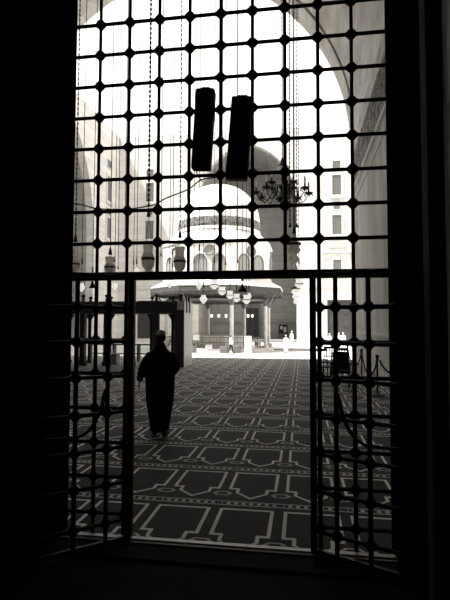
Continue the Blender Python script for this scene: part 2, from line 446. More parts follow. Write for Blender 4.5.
# left facade with its side arch
AY, AHW, ASP, AR = 50.5, 12.3, 14.0, 17.5
poly = [(Y1, FC), (AY-AHW, FC), (AY-AHW, ASP)]+[(y, z) for y, z in list(reversed(arch_pts(AY, AHW, AR, ASP, 20)))[1:-1]]+[(AY+AHW, ASP), (AY+AHW, FC), (YF+1.2, FC), (YF+1.2, 31), (Y1, 31)]
struct(MB().prism(poly, 'x', XA-1.0, XA), 'wall_court_left', M['stone'])
b = MB(); b.box(XA-12, XA-1, AY+AHW, AY+AHW+.6, FC, 31); b.box(XA-12, XA-1, AY-AHW-.6, AY-AHW, FC, 31); b.box(XA-12.6, XA-12, AY-AHW-.6, AY+AHW+.6, FC, 31)
struct(b, 'wall_side_recess', M['shade_stone'])
poly = [(AY+AHW+.6, ASP), (AY+AHW+.6, 31), (AY-AHW-.6, 31), (AY-AHW-.6, ASP)]+list(reversed(arch_pts(AY, AHW, AR, ASP, 20)))
struct(MB().prism(poly, 'x', XA-12, XA-1), 'ceiling_side_recess', M['shade_stone'])
struct(MB().box(XB, XB+1, Y1, YF+1.2, FC, 31), 'wall_court_right', M['stone'])
# base string course of the court
b = MB()
b.box(XA, FX-FHW, YF-.12, YF, FC, FC+.45); b.box(FX+FHW, XB, YF-.12, YF, FC, FC+.45)
b.box(FX+FHW, XB, YF-.15, YF, 7.2, 7.5); b.box(XA, FX-FHW, YF-.15, YF, 7.2, 7.5)
struct(b, 'trim_9', M['offwhite'])

wn = [0]
def window(cx, z0, z1, w, plane='y', at=YF, frame=True, bars=4):
    """latticed window set in a stone surround; plane 'y' faces -Y, plane 'x' faces +X"""
    wn[0] += 1
    def put(mb, a0, a1, d0, d1, c0, c1):
        if plane == 'y': mb.box(a0, a1, at-d1, at-d0, c0, c1)
        else: mb.box(at+d0, at+d1, a0, a1, c0, c1)
    b = MB(); f = .32
    if frame:
        put(b, cx-w/2-f, cx-w/2, 0, .16, z0-f, z1+f); put(b, cx+w/2, cx+w/2+f, 0, .16, z0-f, z1+f)
        put(b, cx-w/2, cx+w/2, 0, .16, z1, z1+f); put(b, cx-w/2, cx+w/2, 0, .16, z0-f, z0)
        put(b, cx-w/2-f*1.3, cx+w/2+f*1.3, 0, .26, z0-f-.15, z0-f)
    else:
        put(b, cx-w/2-.12, cx-w/2, 0, .12, z0-.12, z1+.12); put(b, cx+w/2, cx+w/2+.12, 0, .12, z0-.12, z1+.12)
        put(b, cx-w/2, cx+w/2, 0, .12, z1, z1+.12); put(b, cx-w/2, cx+w/2, 0, .12, z0-.12, z0)
    o = struct(b, 'window_%d' % wn[0], M['offwhite'])
    b = MB(); put(b, cx-w/2, cx+w/2, .0, .03, z0, z1); b.build('pane', M['lattice'], o)
    b = MB()
    for k in range(1, bars):
        a = cx-w/2+w*k/bars; put(b, a-.04, a+.04, .03, .08, z0, z1)
    n = max(2, int((z1-z0)/(w/bars)))
    for k in range(1, n):
        z = z0+(z1-z0)*k/n; put(b, cx-w/2, cx+w/2, .03, .07, z-.04, z+.04)
    b.build('lattice', M['greytrim'], o)
for cx in (5.15, -23.0):
    window(cx, 24.5, 25.7, 1.1, frame=False)
    window(cx, 20.7, 23.6, 1.25)
    window(cx, 18.6, 19.7, .9, frame=False)
    window(cx, 14.9, 17.7, 1.3)
    window(cx, 9.75, 11.2, 1.15, bars=5)
    b = MB(); b.box(cx-2.3, cx-2.0, YF-.2, YF, 7.5, 12.2); b.box(cx+2.0, cx+2.3, YF-.2, YF, 7.5, 12.2); b.box(cx-2.3, cx+2.3, YF-.24, YF, 12.2, 12.5); b.box(cx-1.3, cx+1.3, YF-.18, YF, 13.0, 13.2)
    struct(b, 'trim_10', M['offwhite'])
for z0, z1, fr in ((24.9, 26.0, False), (19.9, 23.5, True), (17.9, 18.8, False), (14.4, 17.4, True), (9.6, 11.2, True)):
    window(67.9, z0, z1, 1.5, 'x', XA, fr, 4)
# dark doorway in the far facade, right; and a match on the left
for cx, n in ((5.42, 2), (-23.0, 3)):
    b = MB(); b.box(cx-1.75, cx+1.75, YF-.02, YF+.0, FC, 5.4)
    d = struct(b, 'door_%d' % n, M['darkwood'])
    b = MB(); b.box(cx-2.0, cx-1.75, YF-.2, YF, FC, 5.7); b.box(cx+1.75, cx+2.0, YF-.2, YF, FC, 5.7); b.box(cx-1.75, cx+1.75, YF-.2, YF, 5.4, 5.7)
    b.build('door_frame', M['offwhite'], d)
    b = MB()
    for s in (-1, 1):
        for k in range(3): b.box(cx+s*.85-.6, cx+s*.85+.6, YF-.06, YF-.02, FC+.4+k*1.9, FC+2.0+k*1.9, .01)
    b.build('door_panel', M['darkwood'], d)
# arched double door at the back of the far iwan
cx = -8.25
b = MB(); b.prism([(cx-1.15, FC)]+[(cx-1.15, 5.3)]+[(cx-1.15*math.cos(a*PI/12), 5.3+1.05*math.sin(a*PI/12)) for a in range(1, 12)]+[(cx+1.15, 5.3), (cx+1.15, FC)], 'y', 83.75, 84.0)
d = struct(b, 'door_4', M['wood'])
b = MB()
b.box(cx-1.05, cx-.04, 83.68, 83.75, FC, 4.7, .01); b.box(cx+.04, cx+1.05, 83.68, 83.75, FC, 4.7, .01)
b.build('door_panel', M['darkwood'], d)
b = MB(); b.tube([(cx-1.25, 83.72, FC+.1)]+[(cx-1.25, 83.72, 5.3)]+[(cx-1.25*math.cos(a*PI/12), 83.72, 5.3+1.15*math.sin(a*PI/12)) for a in range(1, 12)]+[(cx+1.25, 83.72, 5.3), (cx+1.25, 83.72, FC+.1)], .12, 6)
b.box(cx-1.25, cx+1.25, 83.62, 83.72, 4.75, 4.95)
b.build('door_frame', M['greytrim'], d)
nb = empty('notice_board', (-3.05, 83.0, FC+.35), 0, 'small dark notice board standing in the shaded far recess', 'board')
MB().box(-.75, .75, -.05, .05, .8, 2.3, .03).build('panel', M['black'], nb)
MB().box(-.45, -.05, -.065, -.05, 1.5, 2.05).box(.1, .55, -.065, -.05, 1.0, 1.9).build('sheet', M['offwhite'], nb)
for s in (-.65, .65): MB().box(s-.05, s+.05, -.05, .05, 0, .82).build('leg', M['black'], nb)

# ------------------------------------------------------------------ ablution fountain
FXC, FYC = -8.45, 50.0
fo = empty('ablution_fountain', (FXC, FYC, FC), 0, 'domed octagonal ablution fountain with wide eave standing in the sunlit court', 'fountain')
z_ = lambda z: z-FC
def octp(r, z, k, off=.5): a = 2*PI*(k+off)/8; return (r*math.cos(a), r*math.sin(a), z)
b = MB(); b.lathe([(6.1, 0), (6.1, .16), (5.85, .16), (5.85, .32), (0, .32)], n=8, rot=PI/8); b.build('plinth', M['offwhite'], fo)
for k in range(8):
    x, y, _ = octp(5.4, 0, k)
    c = MB().lathe([(.30, .32), (.30, .50), (.22, .56), (.20, .62), (.185, 4.3), (.20, 4.34), (.17, 4.40)], (x, y, 0), 16).build('column', M['marble'], fo, smooth=True)
    cp = MB(); cp.lathe([(.18, 4.38), (.22, 4.5), (.34, 4.78), (.36, 4.84), (.36, 4.94), (0, 4.94)], (x, y, 0), 12)
    cp.build('capital', M['wood'], c, smooth=True)
# beams between the columns
for k in range(8):
    p, q = Vector(octp(5.4, 4.98, k)), Vector(octp(5.4, 4.98, k+1))
    MB().tube([p, q], .14, 4).build('beam', M['wood'], fo)
    # knee brackets carrying the eave
    m_ = MB()
    for t in (0.0,):
        p0 = Vector(octp(5.4, 4.3, k)); p1 = Vector(octp(6.4, 5.55, k))
        m_.tube([p0, (p0+p1)/2+Vector((0, 0, -.12)), p1], [.09, .11, .08], 6)
    m_.build('bracket', M['wood'], fo, smooth=True)
ev = MB().lathe([(5.15, 5.1), (5.2, 5.35), (6.8, 5.60), (7.0, 5.56), (7.04, 5.62), (7.0, 6.10), (6.9, 6.12), (5.15, 6.1)], n=8, rot=PI/8)
EAVE = ev.build('eave', M['eave'], fo)
fr = MB()
for k in range(8):                       # scalloped valance boards hanging from the eave edge
    p, q = Vector(octp(6.98, 5.60, k)), Vector(octp(6.98, 5.60, k+1)); n = 18
    d = (q-p)/n; nn = Vector((p.y-q.y, q.x-p.x, 0)).normalized()*.03
    for j in range(n):
        a = p+d*(j+.08); e = p+d*(j+.92); mid = (a+e)/2
        vs = [a, e, e-Vector((0, 0, .12)), mid-Vector((0, 0, .20)), a-Vector((0, 0, .10))]
        f0 = [fr.bm.verts.new(v+nn) for v in vs]; f1 = [fr.bm.verts.new(v-nn) for v in vs]
        fr.bm.faces.new(f0); fr.bm.faces.new(f1[::-1])
        for i in range(5): fr.bm.faces.new((f0[i], f0[(i+1) % 5], f1[(i+1) % 5], f1[i]))
fr.build('valance', M['eave'], EAVE)
MB().lathe([(7.02, 6.12), (7.05, 6.2), (5.7, 6.9), (5.7, 6.95), (0, 6.95)], n=8, rot=PI/8).build('roof', M['roof'], fo)
dz = 5.75
dr = MB().lathe([(dz, 6.9), (dz, 10.35), (dz+.12, 10.4), (dz+.12, 10.5), (dz, 10.55), (4.75, 11.55), (4.45, 11.7), (4.38, 11.8), (0, 11.8)], n=8, rot=PI/8)
DRUM = dr.build('drum', M['white'], fo)
for k in range(8):                       # paired arched windows with a round light above, on each face of the drum
    a = 2*PI*k/8; ap = dz*math.cos(PI/8)+.02
    R_ = Matrix.Rotation(a, 4, 'Z')
    def onface(mb, name, mat, par):
        bmesh.ops.transform(mb.bm, matrix=R_, verts=mb.bm.verts); return mb.build(name, mat, par)
    w_ = MB()
    for s in (-.88, .88):
        arc = [(s-.52, 7.2), (s-.52, 8.5)]+[(s-.52*math.cos(t*PI/10), 8.5+.62*math.sin(t*PI/10)) for t in range(1, 10)]+[(s+.52, 8.5), (s+.52, 7.2)]
        w_.prism(arc, 'x', ap-.02, ap+.02)
    pn = onface(w_, 'window', M['pane'], fo)
    w_ = MB()
    for s in (-.88, .88):
        w_.tube([(ap+.03, s-.58, 7.2), (ap+.03, s-.58, 8.5)]+[(ap+.03, s-.58*math.cos(t*PI/10), 8.5+.68*math.sin(t*PI/10)) for t in range(1, 10)]+[(ap+.03, s+.58, 8.5), (ap+.03, s+.58, 7.2)], .085, 6)
    onface(w_, 'surround', M['greytrim'], pn)
    w_ = MB(); w_.prism([(.42*math.cos(t*PI/10), 9.55+.42*math.sin(t*PI/10)) for t in range(20)], 'x', ap-.02, ap+.02)
    oc = onface(w_, 'round_window', M['pane'], fo)
    w_ = MB(); w_.tube([(ap+.03, .46*math.cos(t*PI/12), 9.55+.46*math.sin(t*PI/12)) for t in range(25)], .085, 6)
    onface(w_, 'surround', M['greytrim'], oc)
MB().lathe([(4.38, 11.8), (4.34, 11.95), (4.28, 12.02), (4.28, 12.10), (0, 12.1)], n=48).build('dome_ring', M['white'], fo, smooth=True)
MB().lathe([(4.26, 12.1), (4.29, 12.14), (4.29, 12.98), (4.26, 13.02), (0, 13.02)], n=64).build('script_band', M['domeband'], fo, smooth=True)
DOME = MB().lathe([(4.25, 13.0)]+[(4.25*math.cos(t*PI/2/16)**.92, 13.02+4.05*math.sin(t*PI/2/16)) for t in range(1, 17)], n=48).build('dome', M['white'], fo, smooth=True)
MB().lathe([(.12, 17.0), (.14, 17.15), (.05, 17.25), (.2, 17.5), (.05, 17.7), (.13, 17.9), (.04, 18.05), (.03, 18.3), (0, 18.35)], n=12).tube([(.0+.22*math.sin(t), 0, 18.55-.22*math.cos(t)) for t in [(-2.5+5.0*i/14) for i in range(15)]], .03, 6).build('finial', M['brass'], fo, smooth=True)
# inner basin, screen walls, low rails
MB().lathe([(2.6, .32), (2.6, 1.3), (2.75, 1.35), (2.75, 1.45), (2.2, 1.5), (0, 1.5)], n=8, rot=PI/8).build('basin', M['marble'], fo)
for k in range(8):
    p, q = Vector(octp(5.4, 0, k)), Vector(octp(5.4, 0, k+1)); m_ = MB()
    for zz in (.9, 1.35): m_.tube([p+Vector((0, 0, zz)), q+Vector((0, 0, zz))], .035, 6)
    for j in range(1, 12):
        c = p.lerp(q, j/12); m_.tube([c+Vector((0, 0, .32)), c+Vector((0, 0, 1.35))], .02, 5)
    m_.build('railing', M['wood'], fo)
    s_ = MB(); c = p.lerp(q, .5)*1.06; R_ = Matrix.Translation((c.x, c.y, 0)) @ Matrix.Rotation(math.atan2(c.y, c.x), 4, 'Z')
    s_.box(-.22, .22, -.3, .3, .32, .72, .03); bmesh.ops.transform(s_.bm, matrix=R_, verts=s_.bm.verts)
    s_.build('stone_seat', M['offwhite'], fo)
# things beside the fountain
for (x, y, w, h, lb) in ((-13.0, 44.0, .8, .62, 'leftmost shade-toned stone block at the foot of the fountain'), (-11.6, 43.7, .7, .55, 'low shade-toned stone block left of the walking person'),
                         (-9.9, 43.6, .75, .6, 'shade-toned stone block behind the walking person'), (-6.9, 43.7, .7, .6, 'small shade-toned stone block right of the walking person'), (-5.7, 43.8, .6, .7, 'squarish shade-toned stone block beside the pale cabinet')):
    MB().box(-w/2, w/2, -.25, .25, 0, h, .03).build('stone_block', M['wood'], None, label=lb, cat='block', group='blocks around the fountain', loc=None).location = (x, y, FC)  # dark colour carries the shade of the eave over the blocks
cb = empty('cabinet', (-4.75, 44.0, FC), .1, 'pale upright cabinet standing by the right columns of the fountain', 'cabinet')
MB().box(-.33, .33, -.25, .25, 0, 1.55, .02).build('body', M['chest'], cb)
for zz in (.08, .80): MB().box(-.29, .29, -.275, -.25, zz, zz+.66, .01).build('door', M['whitecloth'], cb)
bx = empty('notice_box', (-9.35, 43.3, FC), 0, 'light box on a thin post by the left side of the fountain', 'box')
MB().box(-.28, .28, -.12, .12, 1.15, 1.6, .02).build('box', M['chest'], bx); MB().box(-.04, .04, -.04, .04, 0, 1.15).build('post', M['wood'], bx)

# ------------------------------------------------------------------ dikka (raised tribune) on the left of the iwan
dk = empty('raised_tribune', (-4.66, 19.2, .009), 0, 'shade-darkened raised stone tribune on pillars with knobbed rail, left of the hall', 'tribune')
DXL = -6.0                                # its far left end, relative
MB().box(DXL, -.31, 0, 1.55, 2.24, 2.66, .02).build('platform', M['darkwood'], dk)  # backlit shade of platform and pillars put into the colour as dark wood
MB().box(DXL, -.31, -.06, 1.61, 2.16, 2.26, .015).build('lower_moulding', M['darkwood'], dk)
front = [-.15, -1.17, -2.22, -3.29, -4.33, -5.36]
back = [-.15, -.83-.0, -1.78, -2.73, -3.68, -4.63, -5.58]
def baluster(x, y, par):
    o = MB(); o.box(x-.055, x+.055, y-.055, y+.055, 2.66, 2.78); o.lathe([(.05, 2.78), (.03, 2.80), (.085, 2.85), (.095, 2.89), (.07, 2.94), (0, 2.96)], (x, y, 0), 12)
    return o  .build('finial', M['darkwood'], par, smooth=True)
for i, x in enumerate(front):
    baluster(x, .08, dk)
    if i: 
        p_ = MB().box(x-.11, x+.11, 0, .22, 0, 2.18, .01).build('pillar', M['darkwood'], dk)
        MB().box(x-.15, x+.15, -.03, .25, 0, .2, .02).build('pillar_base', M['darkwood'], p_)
for i, x in enumerate(back):
    baluster(x, 1.47, dk)
    if i:
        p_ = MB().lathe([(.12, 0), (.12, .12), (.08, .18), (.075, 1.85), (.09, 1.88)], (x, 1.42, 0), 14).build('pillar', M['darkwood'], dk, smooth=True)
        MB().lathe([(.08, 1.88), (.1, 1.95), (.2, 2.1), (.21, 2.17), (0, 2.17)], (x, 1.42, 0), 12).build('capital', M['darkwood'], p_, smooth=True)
MB().box(-.30, .0, .06, 1.55, 0, 2.66, .015).build('end_panel', M['marble'], dk)
MB().box(-.38, .004, -.02, .06, .0, 2.3, .01).build('pier_front_shade', M['darkwood'], dk)  # dark sheet painting the shaded front face of the marble pier
for y in (.45, .95):
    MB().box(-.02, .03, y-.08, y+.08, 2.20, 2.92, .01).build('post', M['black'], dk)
tb = empty('low_bench', (-8.2, 22.2, .009), 0, 'long low bench of thin rails standing under the raised tribune', 'bench')
MB().box(-1.8, 1.9, -.2, .2, .74, .80, .01).build('seat', M['darkwood'], tb)
MB().box(-1.8, 1.9, -.03, .03, .32, .37).build('stretcher', M['darkwood'], tb)
for x in (-1.75, -.55, .65, 1.85): MB().box(x-.035, x+.035, -.18, .18, 0, .75).build('leg', M['darkwood'], tb)
ch = empty('storage_chest', (-8.05, 20.1, .009), 0, 'pale grey wooden chest on the carpet under the raised tribune', 'chest')
MB().box(-.30, .30, -.2, .2, 0, .42, .015).build('body', M['chest'], ch); MB().box(-.33, .33, -.23, .23, .42, .47, .01).build('lid', M['chest'], ch)

# ------------------------------------------------------------------ hanging lamps
def vz(x, y=20):                         # height of the vault above (x, y)
    g = .2 if y < 24.3 else 0
    cx = XC+hw-RA; xx = x if x > XC else 2*XC-x
    return SP+math.sqrt(max(.1, (RA+g)**2-(xx-cx)**2))-.01
F = Vector((0, 0, 0))
fpx = 490.0; pitch = math.atan(25.3/490); yaw = math.atan(76.5/math.hypot(490, 25.3)); roll = math.radians(.2)
Fv = Vector((-math.sin(yaw)*math.cos(pitch), math.cos(yaw)*math.cos(pitch), math.sin(pitch)))
R0 = Vector((math.cos(yaw), math.sin(yaw), 0)); U0 = R0.cross(Fv)
Rv = R0*math.cos(roll)+U0*math.sin(roll); Uv = U0*math.cos(roll)-R0*math.sin(roll)
def at(x, y, Y):                         # survey helper: where the ray of pixel (x, y) meets the plane at depth Y
    d = Fv+Rv*(x-225)/fpx+Uv*(300-y)/fpx
    return Vector((0, 0, H))+d*(Y/d.y)

def lamp(px, pc, pl, wpx, Y, label, kind='glass', beads=False, r=.0115, group='glass lamps on long chains'):
    """px = image column, pc = row of the hook cone, pl = (top, bottom) rows of the lamp body"""
    top = at(px, pc, Y); lo = at(px, pl[1], Y).z-top.z; hi = at(px, pl[0], Y).z-top.z
    W = wpx/fpx*Y*.5; Ztop = vz(top.x, Y)-top.z
    o = empty('hanging_lamp', top, 0, label, 'lamp', group)
    c = MB()
    if beads:
        n = int(Ztop/.13)
        for k in range(n):
            z = .05+k*(Ztop-.05)/n; s = (Ztop-.05)/n
            c.tube([(0, 0, z), (0, 0, z+s*.2), (0, 0, z+s*.6), (0, 0, z+s)], [r*.5, r*2.0, r*2.0, r*.5], 5)
    else: c.tube([(0, 0, .04), (0, 0, Ztop)], r, 5)
    c.build('chain', M['rope'] if r < .02 else M['brass'], o)
    cr = .05 if wpx > 9 else .026
    MB().lathe([(.01, .16), (.022, .10), (cr, -.03), (cr*1.1, -.07), (0, -.05)], n=12).build('hook_cover', M['black'], o, smooth=True)
    h = hi-lo
    b = MB()
    for k in range(3):
        a = 2*PI*k/3+.4; b.tube([(0, 0, -.05), (W*.75*math.cos(a), W*.75*math.sin(a), hi-h*.25)], .005, 4)
    b.build('suspension_chain', M['rope'], o)
    if kind == 'glass':
        MB().lathe([(W*.40, lo), (W*.48, lo+h*.05), (W*.42, lo+h*.10), (W*.8, lo+h*.20), (W*.96, lo+h*.32), (W*.98, lo+h*.48), (W*.86, lo+h*.60), (W*.66, lo+h*.66), (W*.72, lo+h*.84), (W*.88, hi)], n=20).build('glass_body', M['litglass' if pl[0] > 278 else 'glass'], o, smooth=True)
        MB().lathe([(W*.985, lo+h*.42), (W*1.04, lo+h*.44), (W*1.04, lo+h*.49), (W*.985, lo+h*.51)], n=20).build('metal_band', M['brass'], o, smooth=True)
    elif kind == 'bell':
        MB().lathe([(0, hi), (W*.2, hi), (W*.35, lo+h*.7), (W*.9, lo+h*.25), (W, lo+h*.1), (W, lo), (W*.9, lo), (0, lo+h*.3)], n=20).build('shade', M['black'], o, smooth=True)
    elif kind == 'drop':
        MB().lathe([(0, lo), (W*.3, lo+h*.08), (W*.7, lo+h*.3), (W, lo+h*.5), (W, lo+h*.62), (W*.55, lo+h*.8), (W*.6, hi), (0, hi)], n=16).build('glass_body', M['litglass'], o, smooth=True)
    elif kind == 'tier':
        prof = []
        for k in range(3):
            q = lo+h*k/3; ww = W*(.55+.22*k)
            prof += [(ww*.45, q), (ww*.95, q+h*.10), (ww, q+h*.17), (ww*.8, q+h*.25), (ww*.5, q+h*.32)]
        MB().lathe([(0, lo)]+prof+[(0, hi)], n=20).build('glass_body', M['litglass' if pc > 270 else 'glass'], o, smooth=True)
        MB().lathe([(0, hi), (W*1.1, hi), (W*1.1, hi+.05), (W*.3, hi+.12), (0, hi+.12)], n=20).build('metal_crown', M['black'], o, smooth=True)
    return o
lamp(75.5, 239, (254, 273), 11, 11.5, 'glass lamp at the far left edge beside the door jamb', beads=True, r=.010)
lamp(82, 262, (283, 292), 7, 15, 'small low glass lamp second from the left door jamb', kind='drop')
lamp(92.8, 271, (281, 288), 7, 15, 'small dark-chained lamp just above the left tribune rail', kind='bell')
lamp(110.3, 252, (257, 276), 12, 12.5, 'large banded glass lamp left of the grille, under the leftmost facade windows')
lamp(115, 260, (283, 290), 6, 17, 'tiny lamp below the rail, well left of the gate post', kind='drop')
lamp(133.7, 263, (283, 289), 6, 17.5, 'tiny lamp directly above the left gate post', kind='drop')
lamp(136.8, 262, (268, 274), 6, 16, 'small lamp on the thin twin chain left of the big beaded one', kind='drop')
lamp(148.6, 214, (243, 273), 14, 12, 'largest left glass lamp, hanging from a thick beaded chain', beads=True, r=.016)
lamp(180, 235, (247, 274), 13, 12.2, 'glass lamp in front of the left side of the white drum', beads=True, r=.010)
lamp(169.7, 262, (282, 288), 6, 18, 'tiny lamp hanging in front of the left tip of the fountain eave', kind='drop')
lamp(199.3, 248.7, (282, 290), 6, 15, 'small lamp hanging left of the centre of the drum', kind='drop')
lamp(203.5, 285, (295, 304), 8, 17, 'bright drop-shaped lamp right of the marble end panel', kind='drop')
lamp(214.3, 260.7, (280, 289), 9, 16, 'glass lamp over the centre of the fountain eave')
lamp(222, 280, (287, 295), 8.5, 18, 'second glass lamp over the fountain eave, lower than the centre one')
lamp(230, 284, (291, 299), 7.5, 19, 'third small glass lamp in the descending row by the bright column')
lamp(236.8, 288, (294, 302), 7, 20, 'fourth small glass lamp, lowest beside the bright column')
lamp(242.5, 279, (284, 292), 10, 17, 'dark bell-shaped lamp over the right half of the fountain', kind='bell')
lamp(246.5, 290, (295, 304), 8, 18, 'bright rounded lamp just under the dark bell-shaped one')
lamp(249, 287, (293, 300), 5, 21, 'tiny drop lamp behind the bright rounded one', kind='drop')
lamp(294, 231, (245, 273), 13, 14, 'tall tiered glass lamp on a thick chain right of the chandelier', kind='tier', beads=False, r=.022)
lamp(299.0, 262, (279, 288), 9, 16, 'small glass lamp below and right of the tall tiered lamp', beads=True, r=.008)
lamp(295.5, 281, (289, 304), 8.5, 20, 'lower tiered glass lamp hanging under the gate rail', kind='tier', r=.012)
for px, Y, lb in ((211.5, 46.5, 'tiny lamp inside the fountain, left bay'), (218.7, 47.5, 'tiny lamp inside the fountain, middle of the left bay'), (226, 46.5, 'tiny lamp inside the fountain beside the bright column'), (248, 47, 'tiny lamp inside the fountain before the arched door'), (252.2, 49.5, 'tiny lamp inside the fountain by the right columns')):
    c = at(px, 316, Y); o = empty('fountain_lamp', c, 0, lb, 'lamp', 'tiny lamps under the fountain roof')
    MB().lathe([(0, -.18), (.08, -.14), (.15, 0), (.10, .08), (.14, .16), (0, .16)], n=12).build('glass_body', M['litglass'], o, smooth=True)
    MB().tube([(0, 0, .15), (0, 0, 4.29-c.z)], .012, 4).build('chain', M['rope'], o)

for px, pc, Y, lb in ((118, 268, 14.5, 'bare thin chain ending above the rail, between the two leftmost bars'), (125, 240, 13, 'bare thin chain beside the second upright bar'), (172.6, 266, 15, 'bare thin chain left of the dome, over the eave tip'), (194, 262, 15.5, 'bare thin chain hanging before the left half of the drum'),
                      (225.5, 264, 14.5, 'bare thin chain hanging before the middle of the dome'), (237.5, 262, 14.8, 'bare thin chain hanging before the right half of the dome'), (161, 255, 13.5, 'bare thin chain right of the large left lamp')):
    p0 = at(px, pc, Y); ob = empty('hanging_chain', p0, 0, lb, 'chain', 'bare chains hanging in the hall')
    MB().tube([(0, 0, 0), (0, 0, vz(p0.x, Y)-p0.z)], .011, 5).build('links', M['rope'], ob)
    MB().lathe([(.01, .08), (.028, -.03), (0, -.02)], n=10).build('hook', M['black'], ob, smooth=True)
# chandelier
cc = at(282.5, 196, 17)
cd = empty('chandelier', cc, .2, 'many-armed brass chandelier with candle bulbs hanging right of the dome', 'chandelier')
MB().tube([(0, 0, -.1), (0, 0, vz(cc.x, 17)-cc.z)], .014, 6).build('chain', M['rope'], cd)
MB().lathe([(0, -.42), (.04, -.40), (.07, -.34), (.04, -.30), (.20, -.20), (.27, -.10), (.20, 0), (.08, .06), (.06, .20), (.12, .28), (.12, .36), (.05, .44), (.04, .9), (0, .9)], n=20).build('stem', M['brass'], cd, smooth=True)
MB().lathe([(.03, 1.32), (.06, 1.25), (.10, 1.15), (.22, 1.05), (.24, 1.01), (.05, 1.0), (.04, .9)], n=20).build('upper_bell', M['brass'], cd, smooth=True)
def arm(a, R, dz0, nm):
    c, s = math.cos(a), math.sin(a)
    pr = [(.1, .02), (.25, .16), (.38, .10), (.46, -.10), (.58, -.20), (.72, -.16), (.84, -.02), (.9, .08)]
    o = MB().tube([(c*u*R/.9, s*u*R/.9, v+dz0) for u, v in pr], [.022, .02, .018, .02, .024, .02, .018, .016], 6)
    for t in range(9):                   # scroll under the arm
        pass
    o.tube([(c*(.55+.11*math.cos(t*.8))*R/.9, s*(.55+.11*math.cos(t*.8))*R/.9, -.02+dz0+.11*math.sin(t*.8)) for t in range(8)], .012, 5)
    ar = o.build('arm', M['brass'], cd, smooth=True)
    x, y = c*R, s*R
    k = MB().lathe([(.02, .06), (.05, .08), (.15, .13), (.16, .16), (.03, .15), (.035, .20), (.035, .32), (0, .32)], (x, y, dz0), 12)
    for j in range(6):                   # glass drops around the pan
        aa = 2*PI*j/6; k.ball((x+.14*math.cos(aa), y+.14*math.sin(aa), dz0+.07), .022, 5, (1, 1, 1.9))
    k.build('candle_pan', M['brass'], ar, smooth=True)
    MB().lathe([(.018, .32), (.036, .40), (.03, .48), (.012, .56), (0, .58)], (x, y, dz0), 10).build('candle_bulb', M['candle'], ar, smooth=True)
for k in range(8): arm(2*PI*k/8, .92, -.03, 'a')
for k in range(4): arm(2*PI*(k+.4)/4, .52, .24, 'b')
# plain chains running up beside the chandelier
for px, r, bd, lb in ((282.3, .010, True, 'beaded chain just left of the chandelier stem'), (290, .012, True, 'beaded chain right of the chandelier'), (297, .009, True, 'thin beaded chain rightmost of the bundle by the chandelier')):
    p0 = at(px, 226 if px > 285 else 160, 15.5); ob = empty('hanging_chain', p0, 0, lb, 'chain', 'beaded chains by the chandelier')
    Zt = vz(p0.x)-p0.z; n = int(Zt/.14); c = MB()
    for k in range(n):
        z = k*Zt/n; s = Zt/n; c.tube([(0, 0, z), (0, 0, z+s*.2), (0, 0, z+s*.6), (0, 0, z+s)], [r*.5, r*2, r*2, r*.5], 5)
    c.build('links', M['rope'], ob)
    MB().lathe([(.01, .10), (.06, -.04), (0, -.03)], n=10).build('hook', M['black'], ob, smooth=True)

# ------------------------------------------------------------------ stanchions, chairs on the right
def stanchion(x, y, label):
    o = empty('rope_stanchion', (x, y, 0), 0, label, 'stanchion', 'stanchions along the right wall')
    MB().lathe([(.17, .008), (.17, .03), (.06, .05), (.025, .07), (0, .07)], n=24).build('base', M['black'], o, smooth=True)
    MB().lathe([(.024, .06), (.022, .86), (.034, .87), (.034, .91), (.022, .92), (0, .92)], n=14).build('pole', M['black'], o, smooth=True)
    MB().ball((0, 0, .955), .047, 10).build('knob', M['black'], o, smooth=True)
    return o
sts = [(1.82, 12.42, 'nearest black rope stanchion on the carpet by the right wall'), (1.80, 15.4, 'middle black rope stanchion by the right wall'), (1.66, 18.4, 'farthest black rope stanchion, behind the chairs')]
for s in sts: stanchion(*s)
def rope(p, q, sag, label):
    p, q = Vector(p), Vector(q)
    pts = [p.lerp(q, t/14)-Vector((0, 0, sag*math.sin(PI*t/14)**.7)) for t in range(15)]
    MB().tube(pts, .022, 8).build('barrier_rope', M['rope'], None, smooth=True, label=label, cat='rope', group='ropes between the stanchions')
rope((1.82, 12.475, .87), (1.80, 15.345, .87), .5, 'sagging dark rope between the nearest and middle stanchions')
rope((1.797, 15.455, .87), (1.663, 18.345, .87), .5, 'sagging dark rope between the middle and farthest stanchions')
rope((1.875, 12.40, .87), (2.56, 12.25, .87), .34, 'short dark rope from the nearest stanchion to the right wall')

def armchair(loc, rz):
    o = empty('armchair', loc, rz, 'dark wooden armchair with upholstered back, nearest of the chairs beyond the right gate leaf', 'chair')
    b = MB().box(-.20, .20, .20, .255, .50, 1.0, .03); b.build('backrest', M['blackcloth'], o, smooth=True)
    MB().box(-.23, .23, -.24, .22, .40, .48, .025).build('seat', M['blackcloth'], o, smooth=True)
    for sx in (-1, 1):
        MB().box(sx*.225-.018, sx*.225+.018, -.24, -.20, .008, .66).build('leg', M['darkwood'], o)
        MB().box(sx*.225-.018, sx*.225+.018, .20, .245, .008, 1.0).build('leg', M['darkwood'], o)
        MB().tube([(sx*.225, -.26, .66), (sx*.225, -.05, .69), (sx*.225, .22, .68)], .022, 8).build('armrest', M['darkwood'], o, smooth=True)
    MB().box(-.22, .22, .205, .24, .22, .26).build('stretcher', M['darkwood'], o)
    return o
armchair((1.07, 13.95, 0), math.radians(172))
